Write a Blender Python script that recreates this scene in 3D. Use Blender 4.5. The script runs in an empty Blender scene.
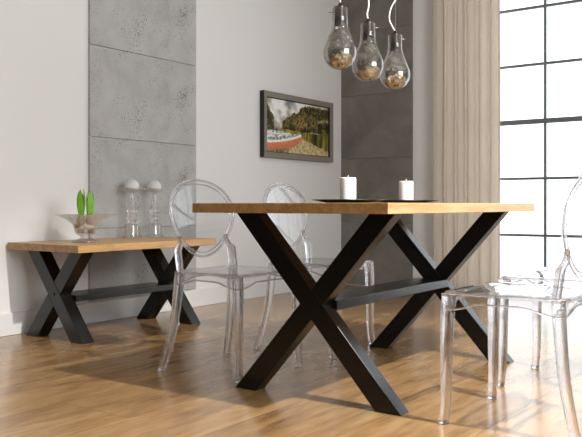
import bpy, bmesh, math, random
from mathutils import Vector, Matrix, noise
R = math.radians
PI = math.pi
random.seed(4)
scn = bpy.context.scene
col = scn.collection

# ------------------------------------------------------------------ camera
cam_d = bpy.data.cameras.new('camera')
cam = bpy.data.objects.new('camera', cam_d); col.objects.link(cam)
cam.location = (0, 0, 0.7514)
cam.rotation_euler = (R(90), 0, 0.6292 - PI / 2)
cam_d.sensor_width = 36.0
cam_d.lens = 780.8 / 582 * 36
cam_d.shift_y = -13.3 / 582
cam_d.clip_start = 0.02
scn.camera = cam

# ------------------------------------------------------------------ world, lights, exposure
scn.view_settings.view_transform = 'Standard'
scn.view_settings.look = 'None'
scn.view_settings.gamma = 1
scn.view_settings.use_curve_mapping = False
scn.view_settings.exposure = 0.0
world = bpy.data.worlds.new('overcast_sky'); scn.world = world
world.use_nodes = True
bg = world.node_tree.nodes['Background']
bg.inputs[0].default_value = (0.93, 0.97, 1.0, 1)
bg.inputs[1].default_value = 2.5

def area(name, loc, look, sx, sy, power, colr):
    l = bpy.data.lights.new(name, 'AREA'); l.shape = 'RECTANGLE'; l.size = sx; l.size_y = sy
    l.energy = power; l.color = colr
    o = bpy.data.objects.new(name, l); col.objects.link(o)
    o.location = loc
    o.rotation_euler = (Vector(look) - Vector(loc)).to_track_quat('-Z', 'Y').to_euler()
    return o
# added area light out of view, just inside an opening in the right wall
area('side_area_light', (1.9, -1.82, 1.75), (1.9, 3.0, 1.75), 2.3, 1.7, 116, (0.975, 0.985, 1.0))
# ceiling spotlight over the table
sp = bpy.data.lights.new('ceiling_spotlight', 'SPOT')
sp.energy = 760; sp.color = (1.0, 0.965, 0.91); sp.spot_size = R(57); sp.spot_blend = 0.5; sp.shadow_soft_size = 0.035
so = bpy.data.objects.new('ceiling_spotlight', sp); col.objects.link(so)
so.location = (2.425, -0.385, 3.05)
so.rotation_euler = (Vector((2.85, 1.75, 0.0)) - so.location).to_track_quat('-Z', 'Y').to_euler()

# ------------------------------------------------------------------ materials
def nt(name):
    m = bpy.data.materials.new(name); m.use_nodes = True
    t = m.node_tree; return m, t, t.nodes, t.links, t.nodes['Principled BSDF']

def plain(name, c, rough=0.5, metal=0.0, bump=0.0, bscale=200, spec=0.5):
    m, t, n, l, p = nt(name)
    p.inputs['Base Color'].default_value = (*c, 1); p.inputs['Roughness'].default_value = rough
    p.inputs['Metallic'].default_value = metal; p.inputs['Specular IOR Level'].default_value = spec
    if bump:
        tx = n.new('ShaderNodeTexNoise'); tx.inputs['Scale'].default_value = bscale; tx.inputs['Detail'].default_value = 5
        tc = n.new('ShaderNodeTexCoord'); l.new(tc.outputs['Object'], tx.inputs['Vector'])
        b = n.new('ShaderNodeBump'); b.inputs['Strength'].default_value = bump; b.inputs['Distance'].default_value = 0.01
        l.new(tx.outputs['Fac'], b.inputs['Height']); l.new(b.outputs['Normal'], p.inputs['Normal'])
    return m

def ramp(n, stops):
    r = n.new('ShaderNodeValToRGB')
    e = r.color_ramp.elements
    while len(e) < len(stops): e.new(0.5)
    for i, (p, c) in enumerate(stops):
        e[i].position = p; e[i].color = (*c, 1)
    return r

def wood(name, dark, mid, light, gscale=(1.2, 14, 14), rough=0.4, planks=None):
    m, t, n, l, p = nt(name)
    tc = n.new('ShaderNodeTexCoord'); mp = n.new('ShaderNodeMapping')
    l.new(tc.outputs['Object'], mp.inputs['Vector']); mp.inputs['Scale'].default_value = gscale
    src = mp.outputs['Vector']
    bk = None
    if planks:
        bk = n.new('ShaderNodeTexBrick'); l.new(tc.outputs['Object'], bk.inputs['Vector'])
        bk.inputs['Scale'].default_value = 1; bk.inputs['Brick Width'].default_value = planks[0]; bk.inputs['Row Height'].default_value = planks[1]
        bk.inputs['Mortar Size'].default_value = 0.0012; bk.inputs['Mortar Smooth'].default_value = 0.2
        bk.inputs['Color1'].default_value = (0, 0, 0, 1); bk.inputs['Color2'].default_value = (1, 1, 1, 1); bk.inputs['Mortar'].default_value = (.5, .5, .5, 1)
        bk.offset = 0.37
        # each plank is cut from another place in the log
        ml = n.new('ShaderNodeVectorMath'); ml.operation = 'MULTIPLY_ADD'
        l.new(bk.outputs['Color'], ml.inputs[0]); ml.inputs[1].default_value = (13, 7, 5); l.new(src, ml.inputs[2])
        src = ml.outputs[0]
    a = n.new('ShaderNodeTexNoise'); a.inputs['Scale'].default_value = 1.6; a.inputs['Detail'].default_value = 8; a.inputs['Roughness'].default_value = 0.62
    a.inputs['Distortion'].default_value = 0.7
    l.new(src, a.inputs['Vector'])
    r = ramp(n, [(0.28, dark), (0.5, mid), (0.7, light)])
    l.new(a.outputs['Fac'], r.inputs['Fac'])
    out = r.outputs['Color']
    fg = n.new('ShaderNodeTexNoise'); fg.inputs['Scale'].default_value = 9; fg.inputs['Detail'].default_value = 4
    l.new(src, fg.inputs['Vector'])
    mx = n.new('ShaderNodeMixRGB'); mx.blend_type = 'OVERLAY'; mx.inputs[0].default_value = 0.35
    l.new(out, mx.inputs[1]); l.new(fg.outputs['Fac'], mx.inputs[2]); out = mx.outputs[0]
    if bk:
        tone = n.new('ShaderNodeMixRGB'); tone.blend_type = 'MULTIPLY'
        l.new(out, tone.inputs[1])
        rr = ramp(n, [(0.0, (0.95, 0.95, 0.95)), (1.0, (1.04, 1.03, 1.01))]); l.new(bk.outputs['Color'], rr.inputs['Fac'])
        l.new(rr.outputs['Color'], tone.inputs[2]); tone.inputs[0].default_value = 1
        seam = n.new('ShaderNodeMixRGB'); seam.blend_type = 'MIX'
        l.new(bk.outputs['Fac'], seam.inputs[0]); l.new(tone.outputs[0], seam.inputs[1]); seam.inputs[2].default_value = (*[c * 0.95 for c in dark], 1)
        out = seam.outputs[0]
    l.new(out, p.inputs['Base Color'])
    p.inputs['Roughness'].default_value = rough
    b = n.new('ShaderNodeBump'); b.inputs['Strength'].default_value = 0.012; b.inputs['Distance'].default_value = 0.004
    l.new(fg.outputs['Fac'], b.inputs['Height']); l.new(b.outputs['Normal'], p.inputs['Normal'])
    return m

def concrete(name, c1, c2, c3, pits=True, scale=1.6):
    m, t, n, l, p = nt(name)
    tc = n.new('ShaderNodeTexCoord')
    a = n.new('ShaderNodeTexNoise'); a.inputs['Scale'].default_value = scale * 2; a.inputs['Detail'].default_value = 9; a.inputs['Roughness'].default_value = 0.6
    a.inputs['Distortion'].default_value = 0.4
    l.new(tc.outputs['Object'], a.inputs['Vector'])
    r = ramp(n, [(0.25, c1), (0.5, c2), (0.75, c3)]); l.new(a.outputs['Fac'], r.inputs['Fac'])
    out = r.outputs['Color']
    b = n.new('ShaderNodeBump'); b.inputs['Strength'].default_value = 0.25; b.inputs['Distance'].default_value = 0.006
    if pits:
        v = n.new('ShaderNodeTexNoise'); v.inputs['Scale'].default_value = 120; v.inputs['Detail'].default_value = 2.5
        mpv = n.new('ShaderNodeMapping'); mpv.inputs['Scale'].default_value = (0.8, 0.8, 1.25)
        l.new(tc.outputs['Object'], mpv.inputs['Vector']); l.new(mpv.outputs[0], v.inputs['Vector'])
        gate = n.new('ShaderNodeTexNoise'); gate.inputs['Scale'].default_value = 4.5; gate.inputs['Detail'].default_value = 2
        l.new(tc.outputs['Object'], gate.inputs['Vector'])
        ad = n.new('ShaderNodeMath'); ad.operation = 'MULTIPLY_ADD'
        l.new(gate.outputs['Fac'], ad.inputs[0]); ad.inputs[1].default_value = 0.55; l.new(v.outputs['Fac'], ad.inputs[2])
        pr_ = ramp(n, [(0.0, (0, 0, 0)), (0.925, (0, 0, 0)), (0.965, (1, 1, 1))]); l.new(ad.outputs[0], pr_.inputs['Fac'])
        mx = n.new('ShaderNodeMixRGB'); l.new(pr_.outputs['Color'], mx.inputs[0]); l.new(out, mx.inputs[1])
        mx.inputs[2].default_value = (*[c * 0.45 for c in c1], 1); out = mx.outputs[0]
        sb = n.new('ShaderNodeMath'); sb.operation = 'SUBTRACT'; l.new(a.outputs['Fac'], sb.inputs[0]); l.new(pr_.outputs['Color'], sb.inputs[1])
        l.new(sb.outputs[0], b.inputs['Height'])
    else:
        l.new(a.outputs['Fac'], b.inputs['Height'])
    l.new(b.outputs['Normal'], p.inputs['Normal'])
    l.new(out, p.inputs['Base Color']); p.inputs['Roughness'].default_value = 0.7
    return m

def thin_glass(name, tint=(0.965, 0.97, 0.98), ior=1.5, rough=0.015):
    """clear sheet: what is not mirrored by Fresnel passes straight through"""
    m, t, n, l, p = nt(name); n.remove(p)
    fr = n.new('ShaderNodeFresnel')
    # the sheet's inner face sees the same two-sided Fresnel as its outer face
    ge = n.new('ShaderNodeNewGeometry'); io = n.new('ShaderNodeMix'); io.data_type = 'FLOAT'
    l.new(ge.outputs['Backfacing'], io.inputs[0]); io.inputs[2].default_value = ior; io.inputs[3].default_value = 1 / ior
    l.new(io.outputs[0], fr.inputs['IOR'])
    tr = n.new('ShaderNodeBsdfTransparent'); tr.inputs[0].default_value = (*tint, 1)
    gl = n.new('ShaderNodeBsdfGlossy'); gl.inputs['Roughness'].default_value = rough
    mx = n.new('ShaderNodeMixShader')
    l.new(fr.outputs[0], mx.inputs[0]); l.new(tr.outputs[0], mx.inputs[1]); l.new(gl.outputs[0], mx.inputs[2])
    l.new(mx.outputs[0], n['Material Output'].inputs[0])
    return m

def solid_glass(name, tint=(0.985, 0.982, 0.995), ior=1.47, clear=0.38, rough=0.0):
    m, t, n, l, p = nt(name); n.remove(p)
    g = n.new('ShaderNodeBsdfGlass'); g.inputs['Color'].default_value = (*tint, 1); g.inputs['IOR'].default_value = ior; g.inputs['Roughness'].default_value = rough
    tr = n.new('ShaderNodeBsdfTransparent'); tr.inputs[0].default_value = (*tint, 1)
    mx = n.new('ShaderNodeMixShader'); mx.inputs[0].default_value = clear
    l.new(g.outputs[0], mx.inputs[1]); l.new(tr.outputs[0], mx.inputs[2])
    l.new(mx.outputs[0], n['Material Output'].inputs[0])
    return m

M = {}
M['wall'] = plain('white_wall_paint', (0.79, 0.79, 0.78), 0.75, bump=0.05, bscale=90)
M['backwall'] = plain('dark_unseen_wall', (0.06, 0.058, 0.055), 0.8)  # made-up dark tone on unseen walls, keeps reflections in the legs down
M['ceiling'] = plain('ceiling_paint', (0.7, 0.7, 0.69), 0.9)
M['trim'] = plain('white_trim_paint', (0.76, 0.76, 0.75), 0.5)
M['floor'] = wood('oak_laminate_floor', (0.175, 0.092, 0.038), (0.32, 0.188, 0.082), (0.405, 0.255, 0.122), (1.0, 5, 5), 0.19, planks=(2.4, 0.36))
fp = M['floor'].node_tree.nodes['Principled BSDF']; fp.inputs['IOR'].default_value = 1.65
M['oak'] = wood('oak_table_top', (0.30, 0.155, 0.055), (0.44, 0.255, 0.10), (0.54, 0.335, 0.15), (1.4, 22, 22), 0.38)
M['black'] = plain('black_wood_stain', (0.006, 0.0056, 0.0052), 0.24, bump=0.015, bscale=120, spec=.45)
M['concrete'] = concrete('pale_concrete', (0.34, 0.34, 0.33), (0.44, 0.44, 0.43), (0.52, 0.52, 0.51))
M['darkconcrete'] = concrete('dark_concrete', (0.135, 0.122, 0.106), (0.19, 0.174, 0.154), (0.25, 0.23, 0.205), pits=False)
M['metalbar'] = plain('grey_window_bar', (0.17, 0.195, 0.205), 0.45)
M['pane'] = thin_glass('window_glass', (0.98, 0.985, 0.985), 1.25)
M['pc'] = thin_glass('clear_polycarbonate_sheet', (0.965, 0.968, 0.978), 1.5)
M['pcs'] = solid_glass('clear_polycarbonate_solid')
M['crystal'] = solid_glass('crystal_glass', (0.99, 0.995, 0.995), 1.5, 0.78)
nn = M['crystal'].node_tree.nodes; ll = M['crystal'].node_tree.links; old = nn['Material Output'].inputs[0].links[0].from_socket
gg = nn.new('ShaderNodeBsdfGlossy'); gg.inputs['Roughness'].default_value = 0.16; xx = nn.new('ShaderNodeMixShader'); xx.inputs[0].default_value = 0.17
ll.new(old, xx.inputs[1]); ll.new(gg.outputs[0], xx.inputs[2]); ll.new(xx.outputs[0], nn['Material Output'].inputs[0])
M['bulbglass'] = thin_glass('smoked_mirror_glass', (0.83, 0.82, 0.80), 2.1, 0.01)
M['chrome'] = plain('chrome', (0.62, 0.61, 0.59), 0.12, 1.0)
M['darkchrome'] = plain('dark_chrome', (0.07, 0.068, 0.065), 0.2, 1.0)
M['cord'] = plain('white_cord', (0.75, 0.74, 0.71), 0.6)
M['foil'] = plain('gold_foil_shreds', (0.58, 0.52, 0.43), 0.25, 1.0, bump=0.8, bscale=60)
M['wax'] = plain('white_wax', (0.76, 0.76, 0.755), 0.55)
M['wick'] = plain('candle_wick', (0.7, 0.68, 0.62), 0.9)
M['plate'] = plain('black_plate', (0.010, 0.009, 0.011), 0.25)
M['leaf'] = plain('hyacinth_leaf', (0.17, 0.40, 0.03), 0.4)
M['leafdark'] = plain('hyacinth_bud', (0.07, 0.24, 0.03), 0.45)
M['bulb'] = plain('hyacinth_bulb', (0.46, 0.31, 0.27), 0.5, bump=0.5, bscale=60)
M['pebble'] = plain('white_pebble', (0.75, 0.74, 0.70), 0.5)
M['pebbledark'] = plain('dark_pebble', (0.10, 0.075, 0.06), 0.4)
M['frame'] = plain('taupe_frame', (0.24, 0.215, 0.18), 0.4, bump=0.15, bscale=70)
M['framedark'] = plain('black_frame_side', (0.008, 0.008, 0.008), 0.4)

# curtain linen: partly translucent cloth
m, t, n, l, p = nt('linen_curtain'); n.remove(p)
tc = n.new('ShaderNodeTexCoord')
wv = n.new('ShaderNodeTexNoise'); wv.inputs['Scale'].default_value = 1; wv.inputs['Detail'].default_value = 6
mp = n.new('ShaderNodeMapping'); mp.inputs['Scale'].default_value = (60, 60, 420); l.new(tc.outputs['Object'], mp.inputs[0]); l.new(mp.outputs[0], wv.inputs['Vector'])
rc = ramp(n, [(0.3, (0.76, 0.695, 0.625)), (0.7, (0.86, 0.80, 0.73))]); l.new(wv.outputs['Fac'], rc.inputs['Fac'])
d = n.new('ShaderNodeBsdfDiffuse'); tl = n.new('ShaderNodeBsdfTranslucent'); mx = n.new('ShaderNodeMixShader'); mx.inputs[0].default_value = 0.5
l.new(rc.outputs[0], d.inputs[0]); l.new(rc.outputs[0], tl.inputs[0]); l.new(d.outputs[0], mx.inputs[1]); l.new(tl.outputs[0], mx.inputs[2])
l.new(mx.outputs[0], n['Material Output'].inputs[0]); M['linen'] = m

m, t, n, l, p = nt('painted_canvas')
at = n.new('ShaderNodeAttribute'); at.attribute_name = 'paint'; l.new(at.outputs['Color'], p.inputs['Base Color']); p.inputs['Roughness'].default_value = 0.35
M['paint'] = m

# ------------------------------------------------------------------ helpers
def tag(o, label=None, cat=None, group=None, kind=None):
    if label: o['label'] = label
    if cat: o['category'] = cat
    if group: o['group'] = group
    if kind: o['kind'] = kind
    return o

def empty(name, loc=(0, 0, 0), rz=0):
    o = bpy.data.objects.new(name, None); col.objects.link(o); o.location = loc; o.rotation_euler.z = rz
    o.empty_display_size = 0.1
    return o

def obj(name, bm, mat, parent=None, smooth=False, bevel=0.0, seg=2, loc=None):
    bmesh.ops.recalc_face_normals(bm, faces=bm.faces[:])
    me = bpy.data.meshes.new(name); bm.to_mesh(me); bm.free()
    mats = mat if isinstance(mat, (list, tuple)) else [mat]
    for q in mats: me.materials.append(M[q])
    o = bpy.data.objects.new(name, me); col.objects.link(o)
    if parent: o.parent = parent
    if loc: o.location = loc
    if smooth:
        for f in me.polygons: f.use_smooth = True
    if bevel:
        b = o.modifiers.new('bevel', 'BEVEL'); b.width = bevel; b.segments = seg; b.limit_method = 'ANGLE'
    return o

def box(bm, x0, x1, y0, y1, z0, z1, mi=0):
    vs = [bm.verts.new((x, y, z)) for x in (x0, x1) for y in (y0, y1) for z in (z0, z1)]
    for q in ((0, 1, 3, 2), (4, 6, 7, 5), (0, 4, 5, 1), (2, 3, 7, 6), (0, 2, 6, 4), (1, 5, 7, 3)):
        f = bm.faces.new([vs[k] for k in q]); f.material_index = mi
    return bm

def boxobj(name, x0, x1, y0, y1, z0, z1, mat, parent=None, bevel=0.0):
    """mesh centred on its own origin"""
    c = ((x0 + x1) / 2, (y0 + y1) / 2, (z0 + z1) / 2)
    return obj(name, box(bmesh.new(), x0 - c[0], x1 - c[0], y0 - c[1], y1 - c[1], z0 - c[2], z1 - c[2]), mat, parent, bevel=bevel, loc=c)

def lathe(bm, prof, seg=40, c=(0, 0, 0), wob=None, mi=0):
    """prof: (r, z) pairs; r = 0 at an end closes it"""
    rings = []
    for i, (r, z) in enumerate(prof):
        if r < 1e-6:
            rings.append([bm.verts.new((c[0], c[1], c[2] + z))])
        else:
            ring = []
            for k in range(seg):
                a = 2 * PI * k / seg; rr = r * (wob(a, i) if wob else 1)
                ring.append(bm.verts.new((c[0] + rr * math.cos(a), c[1] + rr * math.sin(a), c[2] + z)))
            rings.append(ring)
    for a, b in zip(rings, rings[1:]):
        for k in range(seg):
            k2 = (k + 1) % seg
            if len(a) == 1 and len(b) == 1: continue
            if len(a) == 1: f = bm.faces.new((a[0], b[k], b[k2]))
            elif len(b) == 1: f = bm.faces.new((a[k], a[k2], b[0]))
            else: f = bm.faces.new((a[k], a[k2], b[k2], b[k]))
            f.material_index = mi
    return bm

def catmull(pts, per=6):
    P = [Vector(p) for p in pts]; out = []
    for i in range(len(P) - 1):
        p0 = P[max(i - 1, 0)]; p1 = P[i]; p2 = P[i + 1]; p3 = P[min(i + 2, len(P) - 1)]
        for k in range(per):
            u = k / per
            out.append(0.5 * ((2 * p1) + (p2 - p0) * u + (2 * p0 - 5 * p1 + 4 * p2 - p3) * u * u + (3 * p1 - p0 - 3 * p2 + p3) * u ** 3))
    out.append(P[-1]); return out

def sweep(bm, path, sect, side=None, cap=True, closed=False):
    """sect(i, u) -> list of (a, b) offsets along the local frame (side, normal)"""
    n_ = len(path); rings = []
    for i, p in enumerate(path):
        a = path[(i - 1) % n_] if closed else path[max(i - 1, 0)]
        b = path[(i + 1) % n_] if closed else path[min(i + 1, n_ - 1)]
        tng = (b - a).normalized()
        ref = side(i) if callable(side) else (side or Vector((1, 0, 0)))
        s = (ref - tng * ref.dot(tng)).normalized(); w = tng.cross(s)
        rings.append([bm.verts.new(p + s * x + w * y) for x, y in sect(i, i / (n_ - 1))])
    pairs = list(zip(rings, rings[1:])) + ([(rings[-1], rings[0])] if closed else [])
    for A, B in pairs:
        m_ = len(A)
        for k in range(m_): bm.faces.new((A[k], A[(k + 1) % m_], B[(k + 1) % m_], B[k]))
    if cap and not closed:
        bm.faces.new(rings[0][::-1]); bm.faces.new(rings[-1])
    return bm

def circ(r, k=10):
    return [(r * math.cos(2 * PI * i / k), r * math.sin(2 * PI * i / k)) for i in range(k)]

def rsq(a, b, k=3, rad=0.35):
    """rounded rectangle section, half sizes a, b"""
    r = rad * min(a, b); out = []
    for cx, cy, st in ((a - r, b - r, 0), (-a + r, b - r, 90), (-a + r, -b + r, 180), (a - r, -b + r, 270)):
        for i in range(k + 1):
            t_ = R(st + 90 * i / k); out.append((cx + r * math.cos(t_), cy + r * math.sin(t_)))
    return out

def copy_tree(o, parent=None):
    c = o.copy(); col.objects.link(c)
    if parent: c.parent = parent
    for ch in list(o.children): copy_tree(ch, c)
    return c

# ------------------------------------------------------------------ the room
WY, WX = 3.974, 6.284          # left wall, window wall
BX, SY, CZ = -2.6, -1.95, 3.1  # wall behind the camera, side wall, ceiling
tag(boxobj('floor', BX - .2, WX + .3, SY - .2, WY + .2, -0.06, 0, 'floor'), kind='structure')
tag(boxobj('ceiling', BX - .2, WX + .3, SY - .2, WY + .2, CZ, CZ + .1, 'ceiling'), kind='structure')
tag(boxobj('wall_left', 1.3, WX + .3, WY, WY + .2, 0, CZ, 'wall'), kind='structure')
tag(boxobj('wall_back', BX - .2, BX, SY, WY + .2, 0, CZ, 'backwall'), kind='structure')
tag(boxobj('wall_left', BX, 1.3, WY, WY + .2, 0, CZ, 'backwall'), kind='structure')  # unseen stretch set dark to cut light bouncing onto table end and legs
# unseen wall on the camera's right, its opening added to house the area light
bm = bmesh.new()
box(bm, BX, 0.7, SY - .2, SY, 0, CZ); box(bm, 3.1, WX + .3, SY - .2, SY, 0, CZ); box(bm, 0.7, 3.1, SY - .2, SY, 0, .85); box(bm, 0.7, 3.1, SY - .2, SY, 2.65, CZ)
tag(obj('wall_right', bm, 'wall'), kind='structure')
# window wall
W0, W1, WB, WT = -0.35, 2.92, 0.012, 2.86
bm = bmesh.new()
box(bm, WX, WX + .3, W1, WY, 0, CZ); box(bm, WX, WX + .3, SY, W0, 0, CZ); box(bm, WX, WX + .3, W0, W1, 0, WB); box(bm, WX, WX + .3, W0, W1, WT, CZ)
tag(obj('wall_front', bm, 'wall'), kind='structure')
# steel-barred window
win = tag(empty('window_1', (WX + .02, 1.3, WB)), kind='structure')
def wpart(name, y0, y1, z0, z1, x0, x1, mat):
    o = boxobj(name, x0, x1, y0, y1, z0, z1, mat); o.location -= win.location; o.parent = win; return o
gx = WX + .02
wpart('window_frame', W0, W0 + .03, WB, WT, gx - .02, gx + .03, 'metalbar')
wpart('window_frame', W1 - .03, W1, WB, WT, gx - .02, gx + .03, 'metalbar')
wpart('window_frame', W0 + .03, W1 - .03, WT - .03, WT, gx - .02, gx + .03, 'metalbar')
wpart('window_frame', W0 + .03, W1 - .03, WB, WB + .012, gx - .02, gx + .03, 'trim')
for y in (0.19, 0.81, 1.43, 2.05, 2.67): wpart('mullion', y - .0095, y + .0095, .25, WT - .03, gx - .008, gx + .012, 'metalbar')
for z in (.505, .969, 1.433, 1.897, 2.361):
    h_ = .020 if abs(z - 1.433) < .01 else .0105
    wpart('glazing_bar', W0 + .03, W1 - .03, z - h_, z + h_, gx - .01, gx + .014, 'metalbar')
wpart('window_pane', W0 + .03, W1 - .03, WB + .012, WT - .03, gx + .001, gx + .004, 'pane')
# skirting
tag(boxobj('baseboard_left', 1.3, WX, WY - .016, WY, 0, .13, 'trim', bevel=.004), kind='structure')

# concrete cladding on the two walls
cp = empty('concrete_panel', (3.753, WY, .135))
tag(cp, 'tall pale grey pitted concrete panel on the white wall behind the bench', 'wall panel')
zs = [.135, .602, 1.19, 1.778, 2.366, 2.954]
for a, b in zip(zs, zs[1:]):
    o = boxobj('concrete_slab', 3.262, 4.247, WY - .018, WY - .001, a + .0015, b - .0015, 'concrete', bevel=.002); o.location -= cp.location; o.parent = cp
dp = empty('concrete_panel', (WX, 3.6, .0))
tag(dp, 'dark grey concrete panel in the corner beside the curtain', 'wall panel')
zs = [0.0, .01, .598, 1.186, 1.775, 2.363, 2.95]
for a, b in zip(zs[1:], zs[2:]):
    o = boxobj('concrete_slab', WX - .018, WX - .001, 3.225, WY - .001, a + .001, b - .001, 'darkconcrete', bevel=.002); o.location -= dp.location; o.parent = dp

# curtain
def curtain():
    bm = bmesh.new(); ny, nz = 220, 40; y0, y1, zt = 2.372, 2.985, 2.98
    rows = []
    for j in range(nz + 1):
        z = .012 + (zt - .012) * j / nz; row = []
        for i in range(ny + 1):
            u = i / ny; y = y0 + (y1 - y0) * u
            am = .030 + .012 * noise.noise(Vector((u * 5, z * .25, 3)))
            ph = u * 2 * PI * 6.3 + .9 * noise.noise(Vector((u * 3.2, z * .35, 0)))
            x = am * math.sin(ph) + .35 * am * math.sin(2.1 * ph + 1) + .010 * noise.noise(Vector((u * 9, z * .8, 8)))
            yy = y + .008 * math.sin(ph * 2 + .5) + .01 * noise.noise(Vector((u * 2, z * .5, 5)))
            row.append(bm.verts.new((x, yy - 2.72, z)))
        rows.append(row)
    for A, B in zip(rows, rows[1:]):
        for i in range(ny): bm.faces.new((A[i], A[i + 1], B[i + 1], B[i]))
    o = obj('curtain', bm, 'linen', smooth=True, loc=(WX - .12, 2.72, 0))
    s = o.modifiers.new('thickness', 'SOLIDIFY'); s.thickness = .0015
    return o
tag(curtain(), 'beige linen curtain hanging in folds beside the barred window', 'curtain')
rod = empty('curtain_rod', (WX - .12, 2.6, 3.0))
tag(rod, 'grey rod the beige curtain hangs from', 'curtain rod')
bm = bmesh.new(); sweep(bm, [Vector((0, -.9, .005)), Vector((0, .6, .005))], lambda i, u: circ(.012, 12)); obj('rod', bm, 'metalbar', rod, True)
for y in (-.85, .55): boxobj('bracket', -.01, .118, y - .01, y + .01, .0, .03, 'metalbar', rod)

# ------------------------------------------------------------------ X-leg tables
def bar_prism(bm, x0, x1, pts):
    A = [bm.verts.new((x0, y, z)) for y, z in pts]; B = [bm.verts.new((x1, y, z)) for y, z in pts]
    bm.faces.new(A); bm.faces.new(B[::-1])
    for k in range(len(pts)): bm.faces.new((A[k], B[k], B[(k + 1) % len(pts)], A[(k + 1) % len(pts)]))

def x_table(name, x, y, L, W, H, T, ins1, ins2, thk, foot0, foot1, top0, top1, bw, st):
    """origin at the near corner; foot0/foot1 = bar edges at the floor from y=0 and y=W; bw = bar width along y"""
    root = empty(name, (x, y, 0))
    obj('tabletop', box(bmesh.new(), -L / 2, L / 2, -W / 2, W / 2, -T / 2, T / 2), 'oak', root, bevel=.002, loc=(L / 2, W / 2, H - T / 2))
    zt = H - T
    for x0 in (ins1, L - ins2 - thk):
        fr = empty('leg_frame', (x0, 0, 0)); fr.parent = root
        # full diagonal: low y at the floor -> high y at the top
        a0, a1 = foot0, W - top1
        bm = bmesh.new(); bar_prism(bm, 0, thk, [(a0, 0), (a0 + bw, 0), (a1, zt), (a1 - bw, zt)])
        obj('leg_bar', bm, 'black', fr, bevel=.003)
        # crossing diagonal, let in round the first: high y at the floor -> low y at the top
        b0, b1 = W - foot1, top0
        sa = (a1 - bw - a0) / zt; sb = (b1 - (b0 - bw)) / zt
        def cross(ya, yb): return (yb - ya) / (sa - sb)      # z where ya + sa z = yb + sb z
        def P(yb, ya): z_ = cross(ya, yb); return (yb + sb * z_, z_)
        bm = bmesh.new()
        bar_prism(bm, .0006, thk - .0006, [(b0 - bw, 0), (b0, 0), P(b0, a0 + bw), P(b0 - bw, a0 + bw)])
        bar_prism(bm, .0006, thk - .0006, [P(b0 - bw, a0), P(b0, a0), (b1 + bw, zt), (b1, zt)])
        obj('leg_bar', bm, 'black', fr, bevel=.003)
        cz = cross(a0 + bw / 2, b0 - bw / 2); cy = a0 + bw / 2 + sa * cz
        for sx in ((-.004, .0) if x0 == ins1 else (thk, thk + .004),):
            bm = bmesh.new(); c1, c2 = sx
            A = [bm.verts.new((c1, cy + p, cz + q)) for p, q in circ(.010, 14)]; B = [bm.verts.new((c2, cy + p, cz + q)) for p, q in circ(.010, 14)]
            bm.faces.new(A); bm.faces.new(B)
            for k in range(14): bm.faces.new((A[k], B[k], B[(k + 1) % 14], A[(k + 1) % 14]))
            obj('bolt', bm, 'black', fr)
    y0, y1, z0, z1 = st
    obj('stretcher', box(bmesh.new(), ins1 + thk, L - ins2 - thk, y0, y1, z0, z1), 'black', root, bevel=.003)
    return root
TX, TY = 2.3038, 1.275
dt = x_table('dining_table', TX, TY, 1.5457, .8785, .76, .0385, .175, .180, .068, .041, .075, .064, .083, .106, (.350, .520, .345, .384))
dt.rotation_euler.z = .0179
tag(dt, 'oak dining table with crossed black X legs, two candles on it', 'table')
bt = x_table('side_table', 2.666, 3.326, 1.09, .626, .538, .04, .078, .078, .080, .058, .056, .060, .072, .108, (.215, .420, .211, .247))
tag(bt, 'low oak table with crossed black X legs against the white wall', 'table')

# ------------------------------------------------------------------ clear chairs
def outline(k=72):
    """seat plan: rounded trapezoid, front (wide) towards -y"""
    P = [(-.228, -.235), (.228, -.235), (.198, .175), (-.198, .175)]; out = []; r = .05
    for i, p in enumerate(P):
        a = Vector(P[i - 1]); c = Vector(P[(i + 1) % 4]); p = Vector(p)
        d1 = (a - p).normalized(); d2 = (c - p).normalized()
        ang = d1.angle(d2); dd = r / math.tan(ang / 2)
        ctr = p + (d1 + d2).normalized() * r / math.sin(ang / 2)
        s = (p + d1 * dd) - ctr; e = (p + d2 * dd) - ctr
        a0 = math.atan2(s.y, s.x); da = (math.atan2(e.y, e.x) - a0 + PI) % (2 * PI) - PI
        for j in range(9):
            t_ = a0 + da * j / 8; out.append((ctr.x + r * math.cos(t_), ctr.y + r * math.sin(t_)))
        q = P[(i + 1) % 4]
        n1 = Vector(out[-1]); d3 = (Vector(p) - Vector(q)).normalized(); n2 = Vector(q) + d3 * (r / math.tan((PI - 0) / 4))
        for j in range(1, 10): out.append(tuple(n1.lerp(n2, j / 10)))
    return [Vector(v) for v in out]

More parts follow.
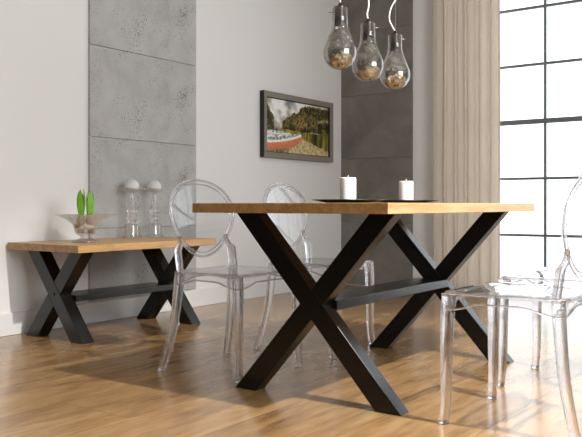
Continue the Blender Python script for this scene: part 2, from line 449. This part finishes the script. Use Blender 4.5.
def clear_chair():
    root = empty('clear_chair')
    O = outline(); N = len(O)
    def inset(d): return [v * (1 - d / max(v.length, .05)) for v in O]
    corners = [Vector(c) for c in ((-.228, -.235), (.228, -.235), (.198, .175), (-.198, .175))]
    def low(v):
        dmin = min((v - c).length for c in corners)
        return .452 - (.034 + .030 * max(0, 1 - dmin / .12) ** .7)
    # seat plate: dished top, rolled edge
    bm = bmesh.new(); rings = []
    def ring(pts, zf): rings.append([bm.verts.new((p.x, p.y, zf(p))) for p in pts])
    ring(inset(.17), lambda p: .447); ring(inset(.09), lambda p: .449); ring(inset(.03), lambda p: .454); ring(inset(.008), lambda p: .456)
    ring(O, lambda p: .449)
    ring(inset(.002), lambda p: .443); ring(inset(.03), lambda p: .444); ring(inset(.09), lambda p: .440); ring(inset(.17), lambda p: .438)
    ct = bm.verts.new((0, -.03, .446)); cb = bm.verts.new((0, -.03, .437))
    for A, B in zip(rings, rings[1:]):
        for k in range(N): bm.faces.new((A[k], A[(k + 1) % N], B[(k + 1) % N], B[k]))
    for k in range(N):
        bm.faces.new((ct, rings[0][k], rings[0][(k + 1) % N])); bm.faces.new((cb, rings[-1][(k + 1) % N], rings[-1][k]))
    seat = obj('seat', bm, 'pc', root, True)
    # scalloped apron under it
    bm = bmesh.new()
    A = [bm.verts.new((p.x, p.y, .4425)) for p in inset(.003)]; B = [bm.verts.new((p.x, p.y, low(O[k]))) for k, p in enumerate(inset(.003))]
    C = [bm.verts.new((p.x, p.y, low(O[k]))) for k, p in enumerate(inset(.010))]; D = [bm.verts.new((p.x, p.y, .4425)) for p in inset(.010)]
    for X, Y in ((A, B), (B, C), (C, D), (D, A)):
        for k in range(N): bm.faces.new((X[k], X[(k + 1) % N], Y[(k + 1) % N], Y[k]))
    obj('apron', bm, 'pc', seat, True)
    # legs
    for sx in (-1, 1):
        front = catmull([(.207 * sx, -.213, .447), (.211 * sx, -.219, .36), (.212 * sx, -.221, .22), (.213 * sx, -.222, .09), (.217 * sx, -.230, .004)], 6)
        rear = catmull([(.180 * sx, .150, .447), (.188 * sx, .158, .34), (.199 * sx, .174, .20), (.213 * sx, .200, .08), (.226 * sx, .224, .004)], 6)
        for path, w0, w1, in ((front, .0235, .0150), (rear, .0215, .0145)):
            bm = bmesh.new()
            def sec(i, u, w0=w0, w1=w1):
                w = w0 + (w1 - w0) * u ** .8
                if u > .93: w *= 1 + 1.6 * (u - .93)
                return rsq(w, w, 3, .55)
            sweep(bm, path, sec, Vector((1, 0, 0)))
            lg = obj('leg', bm, 'pcs', root, True)
            e = path[-1]
            bm = bmesh.new(); lathe(bm, [(0, 0), (.0165, 0), (.0185, .002), (.0185, .009), (.015, .012), (0, .012)], 20, (e.x, e.y, 0))
            obj('foot', bm, 'pcs', lg, True)
    # egg-shaped back
    zc, hh, hw = .690, .182, .218
    def back_y(z, x): return .160 + (z - .455) * .15 - .5 * x * x
    def egg(t_, s=1.0):
        x = s * hw * math.sin(t_) * (1 + .20 * math.cos(t_)); z = zc + s * hh * math.cos(t_)
        return Vector((x, back_y(z, x), z))
    bm = bmesh.new(); K = 64; front = []; rear = []
    for s in (0, .3, .6, .85, .97):
        if s == 0:
            c = egg(0, 0); front.append([bm.verts.new(c + Vector((0, -.003, 0)))]); rear.append([bm.verts.new(c + Vector((0, .003, 0)))])
        else:
            front.append([bm.verts.new(egg(2 * PI * k / K, s) + Vector((0, -.003, 0))) for k in range(K)])
            rear.append([bm.verts.new(egg(2 * PI * k / K, s) + Vector((0, .003, 0))) for k in range(K)])
    for S in (front, rear):
        for A, B in zip(S, S[1:]):
            for k in range(K):
                k2 = (k + 1) % K
                bm.faces.new((A[0], B[k], B[k2]) if len(A) == 1 else (A[k], A[k2], B[k2], B[k]))
    for k in range(K): bm.faces.new((front[-1][k], front[-1][(k + 1) % K], rear[-1][(k + 1) % K], rear[-1][k]))
    back = obj('backrest', bm, 'pc', root, True)
    bm = bmesh.new(); path = [egg(2 * PI * k / K) for k in range(K)]
    def radial(i):
        v = path[i] - egg(0, 0); return v.normalized()
    sweep(bm, path, lambda i, u: rsq(.0045, .0042, 3, .8), radial, closed=True)
    obj('back_rim', bm, 'pcs', back, True)
    bm = bmesh.new(); path = [egg(2 * PI * k / K, .895) for k in range(K)]
    sweep(bm, path, lambda i, u: rsq(.0020, .0036, 3, .8), radial, closed=True)
    obj('back_bead', bm, 'pcs', back, True)
    # outline beads of the seat
    bm = bmesh.new(); sweep(bm, [Vector((p.x, p.y, .4495)) for p in O], lambda i, u: circ(.0052, 8), Vector((0, 0, 1)), closed=True)
    obj('seat_rim', bm, 'pcs', seat, True)
    bm = bmesh.new(); sweep(bm, [Vector((p.x, p.y, low(O[k]))) for k, p in enumerate(inset(.006))], lambda i, u: circ(.0036, 8), Vector((0, 0, 1)), closed=True)
    obj('apron_rim', bm, 'pcs', seat, True)
    # flared posts: flat pieces from the rear corners that sweep in to a cusp against the back
    out_ = catmull([(.206, .452, 0), (.207, .50, 0), (.207, .545, 0), (.196, .557, 0), (.183, .566, 0), (.172, .582, 0), (.165, .612, 0)], 4)
    in_ = catmull([(.166, .452, 0), (.165, .50, 0), (.166, .535, 0), (.160, .550, 0), (.150, .562, 0), (.144, .575, 0), (.156, .606, 0)], 4)
    for sx in (-1, 1):
        bm = bmesh.new(); prev = None
        for a_, b_ in zip(out_, in_):
            q = []
            for v_ in (a_, b_):
                for dy in (-.008, .008): q.append(bm.verts.new((v_.x * sx, back_y(v_.y, v_.x) + .002 + dy, v_.y)))
            q = [q[0], q[1], q[3], q[2]]
            if prev:
                for k in range(4): bm.faces.new((prev[k], prev[(k + 1) % 4], q[(k + 1) % 4], q[k]))
            else: bm.faces.new(q)
            prev = q
        bm.faces.new(prev)
        obj('back_post', bm, 'pcs', root, True, bevel=.003)
    return root

CH = 'clear plastic chairs round the dining table'
chairs = [
    ((2.752, 2.345), 0, 'clear plastic oval-back chair standing between the two X-leg tables'),
    ((3.44, 2.345), 4, 'clear plastic oval-back chair half hidden behind the crossing of the near X leg'),
    ((2.695, .925), 180, 'clear plastic chair before the window, its oval back partly out of view'),
    ((3.36, .980), 180, 'clear plastic chair beyond the one before the window, seen through that chair'),
]
proto = clear_chair()
for i, ((x, y), a, lab) in enumerate(chairs):
    o = proto if i == 0 else copy_tree(proto)
    o.location = (x, y, 0); o.rotation_euler.z = R(a); tag(o, lab, 'chair', CH)

# ------------------------------------------------------------------ candles and plates on the table
for i, (x, lab, clab) in enumerate(((2.75, 'round black plate under the bigger white candle', 'white ribbed pillar candle in front of the corner of the dark panel, the bigger one'),
                                    (3.262, 'round black plate under the smaller white candle by the curtain', 'white ribbed pillar candle beside the curtain, the smaller one'))):
    bm = bmesh.new()
    lathe(bm, [(0, 0), (.088, 0), (.096, .003), (.122, .0085), (.1495, .0125), (.1505, .0145), (.147, .0150), (.122, .0125), (.094, .0075), (.086, .006), (0, .006)], 64)
    tag(obj('plate', bm, 'plate', None, True, loc=(x, 1.71, .760)), lab, 'plate', 'round black candle plates')
    c = empty('pillar_candle', (x, 1.71, .766))
    bm = bmesh.new(); r = .0335; prof = [(0, 0), (r * .97, 0)]
    hgt = .100 if i == 0 else .098
    for k in range(41): prof.append((r * (1 + .009 * math.sin(k * PI / 2.2)), .002 + (hgt - .006) * k / 40))
    prof += [(r * .93, hgt), (r * .3, hgt - .002), (0, hgt - .003)]
    lathe(bm, prof, 60, wob=lambda a, j: 1 + .014 * math.sin(18 * a + j * .8))
    obj('candle_body', bm, 'wax', c, True)
    bm = bmesh.new(); sweep(bm, catmull([(0, 0, hgt - .004), (.0005, 0, hgt + .004), (.002, 0, hgt + .010)], 4), lambda i, u: circ(.0014, 8)); obj('wick', bm, 'wick', c, True)
    tag(c, clab, 'candle', 'white pillar candles on black plates')

# ------------------------------------------------------------------ pendant lamps
def pendant(x, y, zb, zt, cord, lab, pin):
    root = empty('pendant_lamp', (x, y, zb)); h = zt - zb; r = .069
    prof = []
    for k in range(13):
        a = -PI / 2 + k * (PI / 2 + .30) / 12
        prof.append((r * math.cos(a) if k else 0, r + r * math.sin(a)))
    prof += [(.061, .100), (.053, .122), (.045, .142), (.038, .160), (.0335, .178), (.032, .195), (.0315, h)]
    prof[-1] = (.0315, h)
    inner = [(max(q - .0022, 0), z + (.0022 if k < 8 else 0)) for k, (q, z) in enumerate(prof)]
    bm = bmesh.new(); lathe(bm, prof + inner[::-1], 44)
    obj('glass_bulb', bm, 'bulbglass', root, True)
    bm = bmesh.new(); lathe(bm, [(0, h - .070), (.019, h - .070), (.0215, h - .066), (.0215, h - .02), (.0215, h - .004), (.024, h + .002), (.024, h + .006), (.008, h + .010), (.006, h + .022), (0, h + .022)], 28)
    sk = obj('lamp_socket', bm, 'darkchrome', root, True)
    bm = bmesh.new(); d = Vector((math.cos(pin), math.sin(pin), 0)); b0 = Vector((0, 0, h - .016))
    sweep(bm, [b0 + d * .018, b0 + d * .047], lambda i, u: circ(.0016, 8), Vector((0, 0, 1))); obj('socket_screw', bm, 'chrome', sk, True)
    bm = bmesh.new(); lathe(bm, [(0, h - .125), (.008, h - .121), (.0105, h - .112), (.0105, h - .080), (0, h - .079)], 18); obj('light_capsule', bm, 'crystal', root, True)
    # crumpled wire and foil nest inside
    bm = bmesh.new(); rnd = random.Random(int(x * 1000))
    for q in range(22):
        a0 = rnd.random() * 6.28; pts = [Vector((0, 0, h - .085))]
        for s in range(6):
            zz = h - .095 - s * .021
            rr = (.018 + .036 * math.sin((s + 1) / 6 * 2.5)) * rnd.uniform(.55, 1.05); a = a0 + s * .9 + rnd.uniform(-.6, .6)
            pts.append(Vector((rr * math.cos(a), rr * math.sin(a), zz)))
        sweep(bm, catmull(pts, 5), lambda i, u: circ(.0017, 5), Vector((.3, .5, .8)))
    obj('wire_tangle', bm, 'chrome', root, True)
    bm = bmesh.new(); bmesh.ops.create_icosphere(bm, subdivisions=5, radius=1)
    sd = Vector((x * 7, 1, 2))
    for v in bm.verts:
        d_ = v.co.copy(); k_ = 1 + .30 * noise.noise(d_ * 2.2 + sd) + .16 * noise.noise(d_ * 6 + sd)
        v.co = Vector((d_.x * .050 * min(k_, 1.12), d_.y * .050 * min(k_, 1.12), .041 + d_.z * .032 * (k_ if d_.z > 0 else min(k_, 1.05))))
        rr = math.hypot(v.co.x, v.co.y); lim = math.sqrt(max(0, (.063) ** 2 - (v.co.z - .069) ** 2)) if v.co.z < .069 else .06
        if rr > lim and rr > 0: v.co.x *= lim / rr; v.co.y *= lim / rr
    obj('foil_filling', bm, 'foil', root, False)
    top = CZ - zb
    bm = bmesh.new(); sweep(bm, catmull([(0, 0, h + .02)] + [(a - x, b - y, z - zb) for a, b, z in cord] + [(0, 0, top - .02)], 8), lambda i, u: circ(.0032, 8)); obj('cord', bm, 'cord', root, True)
    bm = bmesh.new(); sweep(bm, [Vector((.004, 0, h + .02)), Vector((.004, 0, top - .02))], lambda i, u: circ(.0006, 6)); obj('steel_wire', bm, 'chrome', root, True)
    bm = bmesh.new(); lathe(bm, [(0, top - .028), (.05, top - .026), (.055, top - .02), (.055, top), (0, top)], 32); obj('ceiling_rose', bm, 'chrome', root, True)
    tag(root, lab, 'lamp', 'bulb-shaped glass pendant lamps over the dining table')
cs, sn = math.cos(.6292), math.sin(.6292)
def off(x, y, r, z): return (x + r * sn, y - r * cs, z)   # a little sideways as the camera sees it
pendant(2.688, 1.71, 1.302, 1.553, [(2.688, 1.71, 1.9), (2.69, 1.71, 2.4)], 'glass bulb pendant lamp hanging before the white wall, highest of the three', R(125))
pendant(2.912, 1.71, 1.282, 1.532, [off(2.912, 1.71, -.004, 1.575), off(2.912, 1.71, .003, 1.61), off(2.912, 1.71, .001, 1.66), off(2.912, 1.71, -.01, 1.9), off(2.912, 1.71, .01, 2.5)], 'glass bulb pendant lamp hanging between the other two', R(-55))
pendant(3.154, 1.71, 1.276, 1.524, [off(3.154, 1.71, -.012, 1.565), off(3.154, 1.71, -.026, 1.60), off(3.154, 1.71, -.018, 1.65), off(3.154, 1.71, .012, 1.71), off(3.154, 1.71, .02, 1.8), off(3.154, 1.71, -.02, 2.3)], 'glass bulb pendant lamp with a kinked white cord, lowest and next to the curtain', R(-55))

# ------------------------------------------------------------------ framed picture
PX0, PX1, PZ0, PZ1 = 5.025, 6.06, 1.146, 1.692
pc = empty('framed_picture', ((PX0 + PX1) / 2, WY, PZ0))
tag(pc, 'framed picture of red and white boats on a wooded lake shore', 'picture')
hw_, hh_, bw_ = (PX1 - PX0) / 2, PZ1 - PZ0, .045
bm = bmesh.new()
def mould(bm, p, q, inx, inz):
    pass
outer = [(-hw_, 0), (hw_, 0), (hw_, hh_), (-hw_, hh_)]; inner = [(-hw_ + bw_, bw_), (hw_ - bw_, bw_), (hw_ - bw_, hh_ - bw_), (-hw_ + bw_, hh_ - bw_)]
lip = [(-hw_ + bw_ + .006, bw_ + .006), (hw_ - bw_ - .006, bw_ + .006), (hw_ - bw_ - .006, hh_ - bw_ - .006), (-hw_ + bw_ + .006, hh_ - bw_ - .006)]
V = lambda P, y: [bm.verts.new((a, y, b)) for a, b in P]
r0, r1, r2, r3, r4 = V(outer, 0), V(outer, -.046), V(inner, -.040), V(lip, -.030), V(lip, -.012)
for A, B, mi in ((r0, r1, 1), (r1, r2, 0), (r2, r3, 1), (r3, r4, 1), (r4, r0, 1)):
    for k in range(4):
        f = bm.faces.new((A[k], A[(k + 1) % 4], B[(k + 1) % 4], B[k])); f.material_index = mi
obj('picture_frame', bm, ['frame', 'framedark'], pc)

def lerp3(a, b, t_): t_ = max(0, min(1, t_)); return tuple(p + (q - p) * t_ for p, q in zip(a, b))
def fb(x, y, s, seed): return noise.fractal(Vector((x * s, y * s, seed)), 1.0, 2.0, 5)
def in_boat(u, v, cx, cy, ln, ht, tilt):
    du, dv = u - cx, v - cy; c, s = math.cos(tilt), math.sin(tilt)
    a, b = (du * c + dv * s) / ln, (-du * s + dv * c) / ht
    return a, b
def paint(u, v):
    """u across 0..1, v up 0..1 (aspect about 1.9)"""
    n1 = fb(u * 1.9, v, 6, 1); n2 = fb(u * 1.9, v, 18, 4); n3 = fb(u * 1.9, v, 2.5, 9)
    shore = .44 + .03 * n3
    hill = .50 + .46 * min(1, max(0, (u - .14) / .46)) + .05 * n1 + .02 * n2
    if u < .12: hill = max(hill, .62 + (.12 - u) * 3.0 + .08 * n1)
    if v > hill:                                   # clouded sky
        c = lerp3((.16, .17, .16), (.78, .77, .72), .68 + .9 * n3 + .35 * n1 - .35 * (v - .75))
    elif v > shore:                                # wooded hillside
        c = lerp3((.008, .010, .006), (.16, .13, .025), .22 + .75 * n1 + .8 * n2 + .6 * fb(u * 1.9, v, 34, 6))
        k = max(0, 1 - abs(v - .66 - .1 * n3) / .16) * max(0, 1 - abs(u - .55) / .35)
        c = lerp3(c, (.36, .23, .09), k * (.35 + .9 * n2))
        if u > .8 and abs(v - .70 - .2 * (u - .9)) < .03: c = lerp3(c, (.30, .34, .16), .5 + n2)
        if .12 < u < .24 and v < .62: c = lerp3(c, (.62, .58, .46), .5 + .6 * n1)
    else:                                          # water
        streak = fb(u * 14, v * 1.2, 1.6, 3)
        c = lerp3((.02, .02, .010), (.34, .29, .03), .36 + .6 * streak + .3 * max(0, 1 - abs(u - .58) / .16) + .25 * math.sin(u * 9 - 1.5) - .5 * max(0, u - .72) * 2)
        if abs(v - .44) < .012 and u > .68: c = lerp3(c, (.5, .5, .42), .5 + n2)
        if v < .30 - .45 * abs(u - .55) + .04 * n1: c = lerp3((.20, .15, .06), (.60, .49, .27), .5 + .7 * n2)
    if u < .34 and v < .40 and u > 0: 
        if v < .12 + .1 * u: c = lerp3((.06, .05, .02), (.30, .24, .10), .4 + n2)
    for cx, cy, ln, ht, tl, hull, rimc in ((.16, .36, .20, .060, -.02, (.55, .50, .45), (.85, .83, .78)), (.20, .285, .25, .075, .06, (.62, .42, .33), (.86, .84, .80)), (.20, .215, .37, .15, .24, (.56, .17, .09), (.80, .72, .56))):
        a, b = in_boat(u, v, cx, cy, ln, ht, tl)
        if abs(a) < 1:
            top = .42 * a * a + .18; bot = -1.0 + .9 * a ** 4 + .25 * a * a
            if bot < b < top:
                c = lerp3(hull, tuple(q * .55 for q in hull), (top - b) * .5 + n2 * .4)
                if b > top - .30: c = rimc
            elif top <= b < top + .55 * (1 - a * a) :
                c = lerp3((.10, .12, .14), (.62, .62, .60), .3 + 1.2 * n2 + .4 * (b > top + .4 * (1 - a * a)))
    return tuple(min(.95, max(0, q * 1.5)) for q in c)
NX, NZ = 150, 80
bm = bmesh.new(); x0, x1, z0, z1 = -hw_ + bw_ + .0065, hw_ - bw_ - .0065, bw_ + .0065, hh_ - bw_ - .0065
G = [[bm.verts.new((x0 + (x1 - x0) * i / NX, -.020, z0 + (z1 - z0) * j / NZ)) for i in range(NX + 1)] for j in range(NZ + 1)]
for j in range(NZ):
    for i in range(NX): bm.faces.new((G[j][i], G[j][i + 1], G[j + 1][i + 1], G[j + 1][i]))
cv = obj('painted_canvas', bm, 'paint', pc)
ca = cv.data.color_attributes.new('paint', 'FLOAT_COLOR', 'POINT')
for k, v in enumerate(cv.data.vertices):
    ca.data[k].color = (*paint((v.co.x - x0) / (x1 - x0), (v.co.z - z0) / (z1 - z0)), 1)
bk_ = cv.modifiers.new('thickness', 'SOLIDIFY'); bk_.thickness = .006; bk_.offset = 0

# ------------------------------------------------------------------ on the low table
HB = .538
# footed glass bowl
bx_, by_ = 2.937, 3.60
bm = bmesh.new()
o_ = [(0, 0), (.078, 0), (.082, .004), (.076, .010), (.045, .018), (.030, .028), (.032, .036), (.048, .044), (.060, .058), (.066, .080), (.074, .104), (.104, .128), (.150, .150), (.176, .158)]
i_ = [(.176, .1615), (.149, .154), (.102, .132), (.071, .108), (.062, .083), (.055, .062), (.047, .051), (0, .049)]
lathe(bm, o_ + i_, 56, wob=lambda a, j: 1 + (.02 * math.sin(12 * a) if 3 < j < 11 else 0))
tag(obj('glass_bowl', bm, 'crystal', None, True, loc=(bx_, by_, HB)), 'wide footed glass bowl holding sprouting hyacinth bulbs', 'bowl')
# pebbles in the bowl
rnd = random.Random(3); placed = []
for k in range(400):
    if len(placed) >= 15: break
    r = rnd.uniform(.011, .016); a = rnd.random() * 6.28; z = .052 + r + rnd.choice((0, 0, .018, .026)); lim = .046 + (z - .06) * .45
    q = rnd.uniform(0, max(.004, lim - r)); p = Vector((q * math.cos(a), q * math.sin(a), z))
    if all((p - w).length > (r + s) * .98 for w, s in placed):
        placed.append((p, r)); dark = len(placed) % 3 == 0
        bm = bmesh.new(); bmesh.ops.create_icosphere(bm, subdivisions=3, radius=r)
        for v in bm.verts: v.co *= 1 + .12 * noise.noise(v.co * 90 + p * 50); v.co.z *= .85
        tag(obj('pebble', bm, 'pebbledark' if dark else 'pebble', None, True, loc=(bx_ + p.x, by_ + p.y, HB + p.z)),
            'dark pebble among the white ones in the glass bowl' if dark else 'white pebble in the glass bowl under the bulbs', 'pebble', 'dark pebbles in the glass bowl' if dark else 'white pebbles in the glass bowl')
# two hyacinth bulbs
def blade(bm, base, ang, H, w, lean, curve):
    path = []; n_ = 12
    d = Vector((math.cos(ang), math.sin(ang), 0))
    for k in range(n_ + 1):
        u = k / n_; path.append(base + d * (lean * math.sin(u * PI * .55) - curve * u * u) + Vector((0, 0, H * u)))
    s_ = Vector((-d.y, d.x, 0))
    def sec(i, u):
        ww = w * (math.sin(PI * min(1, .22 + .78 * u)) ** .7 if u < .999 else .05) + .0006
        return [(ww * math.cos(t_), .22 * ww * math.sin(t_) - .25 * ww * (math.cos(t_) ** 2)) for t_ in [2 * PI * q / 10 for q in range(10)]]
    sweep(bm, path, sec, s_)
for i, (dx, dy, H, lab) in enumerate(((-.020, .015, .175, 'hyacinth bulb with taller pale green shoot in the glass bowl'), (.022, -.012, .165, 'hyacinth bulb with fatter darker green shoot in the glass bowl'))):
    hx = empty('hyacinth', (bx_ + dx, by_ + dy, HB + .098)); r = .0245
    bm = bmesh.new(); lathe(bm, [(0, 0), (r * .5, .002), (r * .88, .012), (r, .026), (r * .86, .042), (r * .52, .055), (r * .36, .064), (r * .28, .068), (0, .069)], 28, wob=lambda a, j: 1 + .04 * math.sin(7 * a + j))
    obj('bulb', bm, 'bulb', hx, True)
    b0 = Vector((0, 0, .058))
    for k in range(4):
        bm = bmesh.new(); a = R(90 * k + 35 + 20 * i); blade(bm, b0 + Vector((math.cos(a), math.sin(a), 0)) * .006, a, H * (.86 + .05 * k) - .02, .016 + .003 * i, .017, .010)
        obj('leaf', bm, 'leaf', hx, True)
    bm = bmesh.new(); lathe(bm, [(0, 0), (.008, .01), (.013, .05), (.013, .08), (.007, .105), (0, .115)], 18, (0, 0, .055), wob=lambda a, j: 1 + .1 * math.sin(6 * a + 2 * j)); obj('flower_bud', bm, 'leafdark', hx, True)
    tag(hx, lab, 'plant', 'hyacinth bulbs in the glass bowl')

# crystal candle holders with ball candles
HOLD = [(0, 0), (.060, 0), (.064, .004), (.060, .010), (.050, .014), (.047, .018), (.047, .070), (.043, .075), (.022, .082), (.036, .096), (.040, .108), (.034, .120), (.020, .128),
        (.036, .140), (.041, .150), (.036, .160), (.026, .172), (.022, .19), (.017, .22), (.013, .245), (.014, .252), (.030, .258), (.060, .270), (.067, .279)]
HIN = [(.065, .281), (.056, .274), (.028, .264), (0, .262)]
for i, (x, lab, clab) in enumerate(((3.493, 'tall clear crystal candle holder nearer the glass bowl', 'white dome candle on the crystal holder nearer the glass bowl'),
                                    (3.692, 'tall clear crystal candle holder nearer the end of the low table', 'white dome candle on the crystal holder nearer the table end'))):
    bm = bmesh.new(); lathe(bm, [(a_, b_ * 1.16) for a_, b_ in HOLD + HIN], 36, wob=lambda a, j: 1 + (.05 * math.sin(10 * a) if j in (22, 23, 24) else .02 * math.sin(8 * a)))
    tag(obj('candle_holder', bm, 'crystal', None, True, loc=(x, 3.82, HB)), lab, 'candle holder', 'crystal candle holders on the low table')
    c = empty('ball_candle', (x, 3.82, HB + .267 * 1.16))
    bm = bmesh.new(); r = .045
    prof = [(0, 0), (.022, .001)] + [(r * math.cos(a) if a < PI / 2 - .01 else 0, .026 + r * math.sin(a)) for a in [-.5 + (PI / 2 + .5) * k / 16 for k in range(17)]]
    lathe(bm, prof, 48, wob=lambda a, j: 1 + .02 * math.sin(14 * a))
    obj('candle_body', bm, 'wax', c, True)
    bm = bmesh.new(); sweep(bm, [Vector((0, 0, .069)), Vector((.001, 0, .079))], lambda i, u: circ(.0014, 8)); obj('wick', bm, 'wick', c, True)
    tag(c, clab, 'candle', 'white dome candles on the crystal holders')
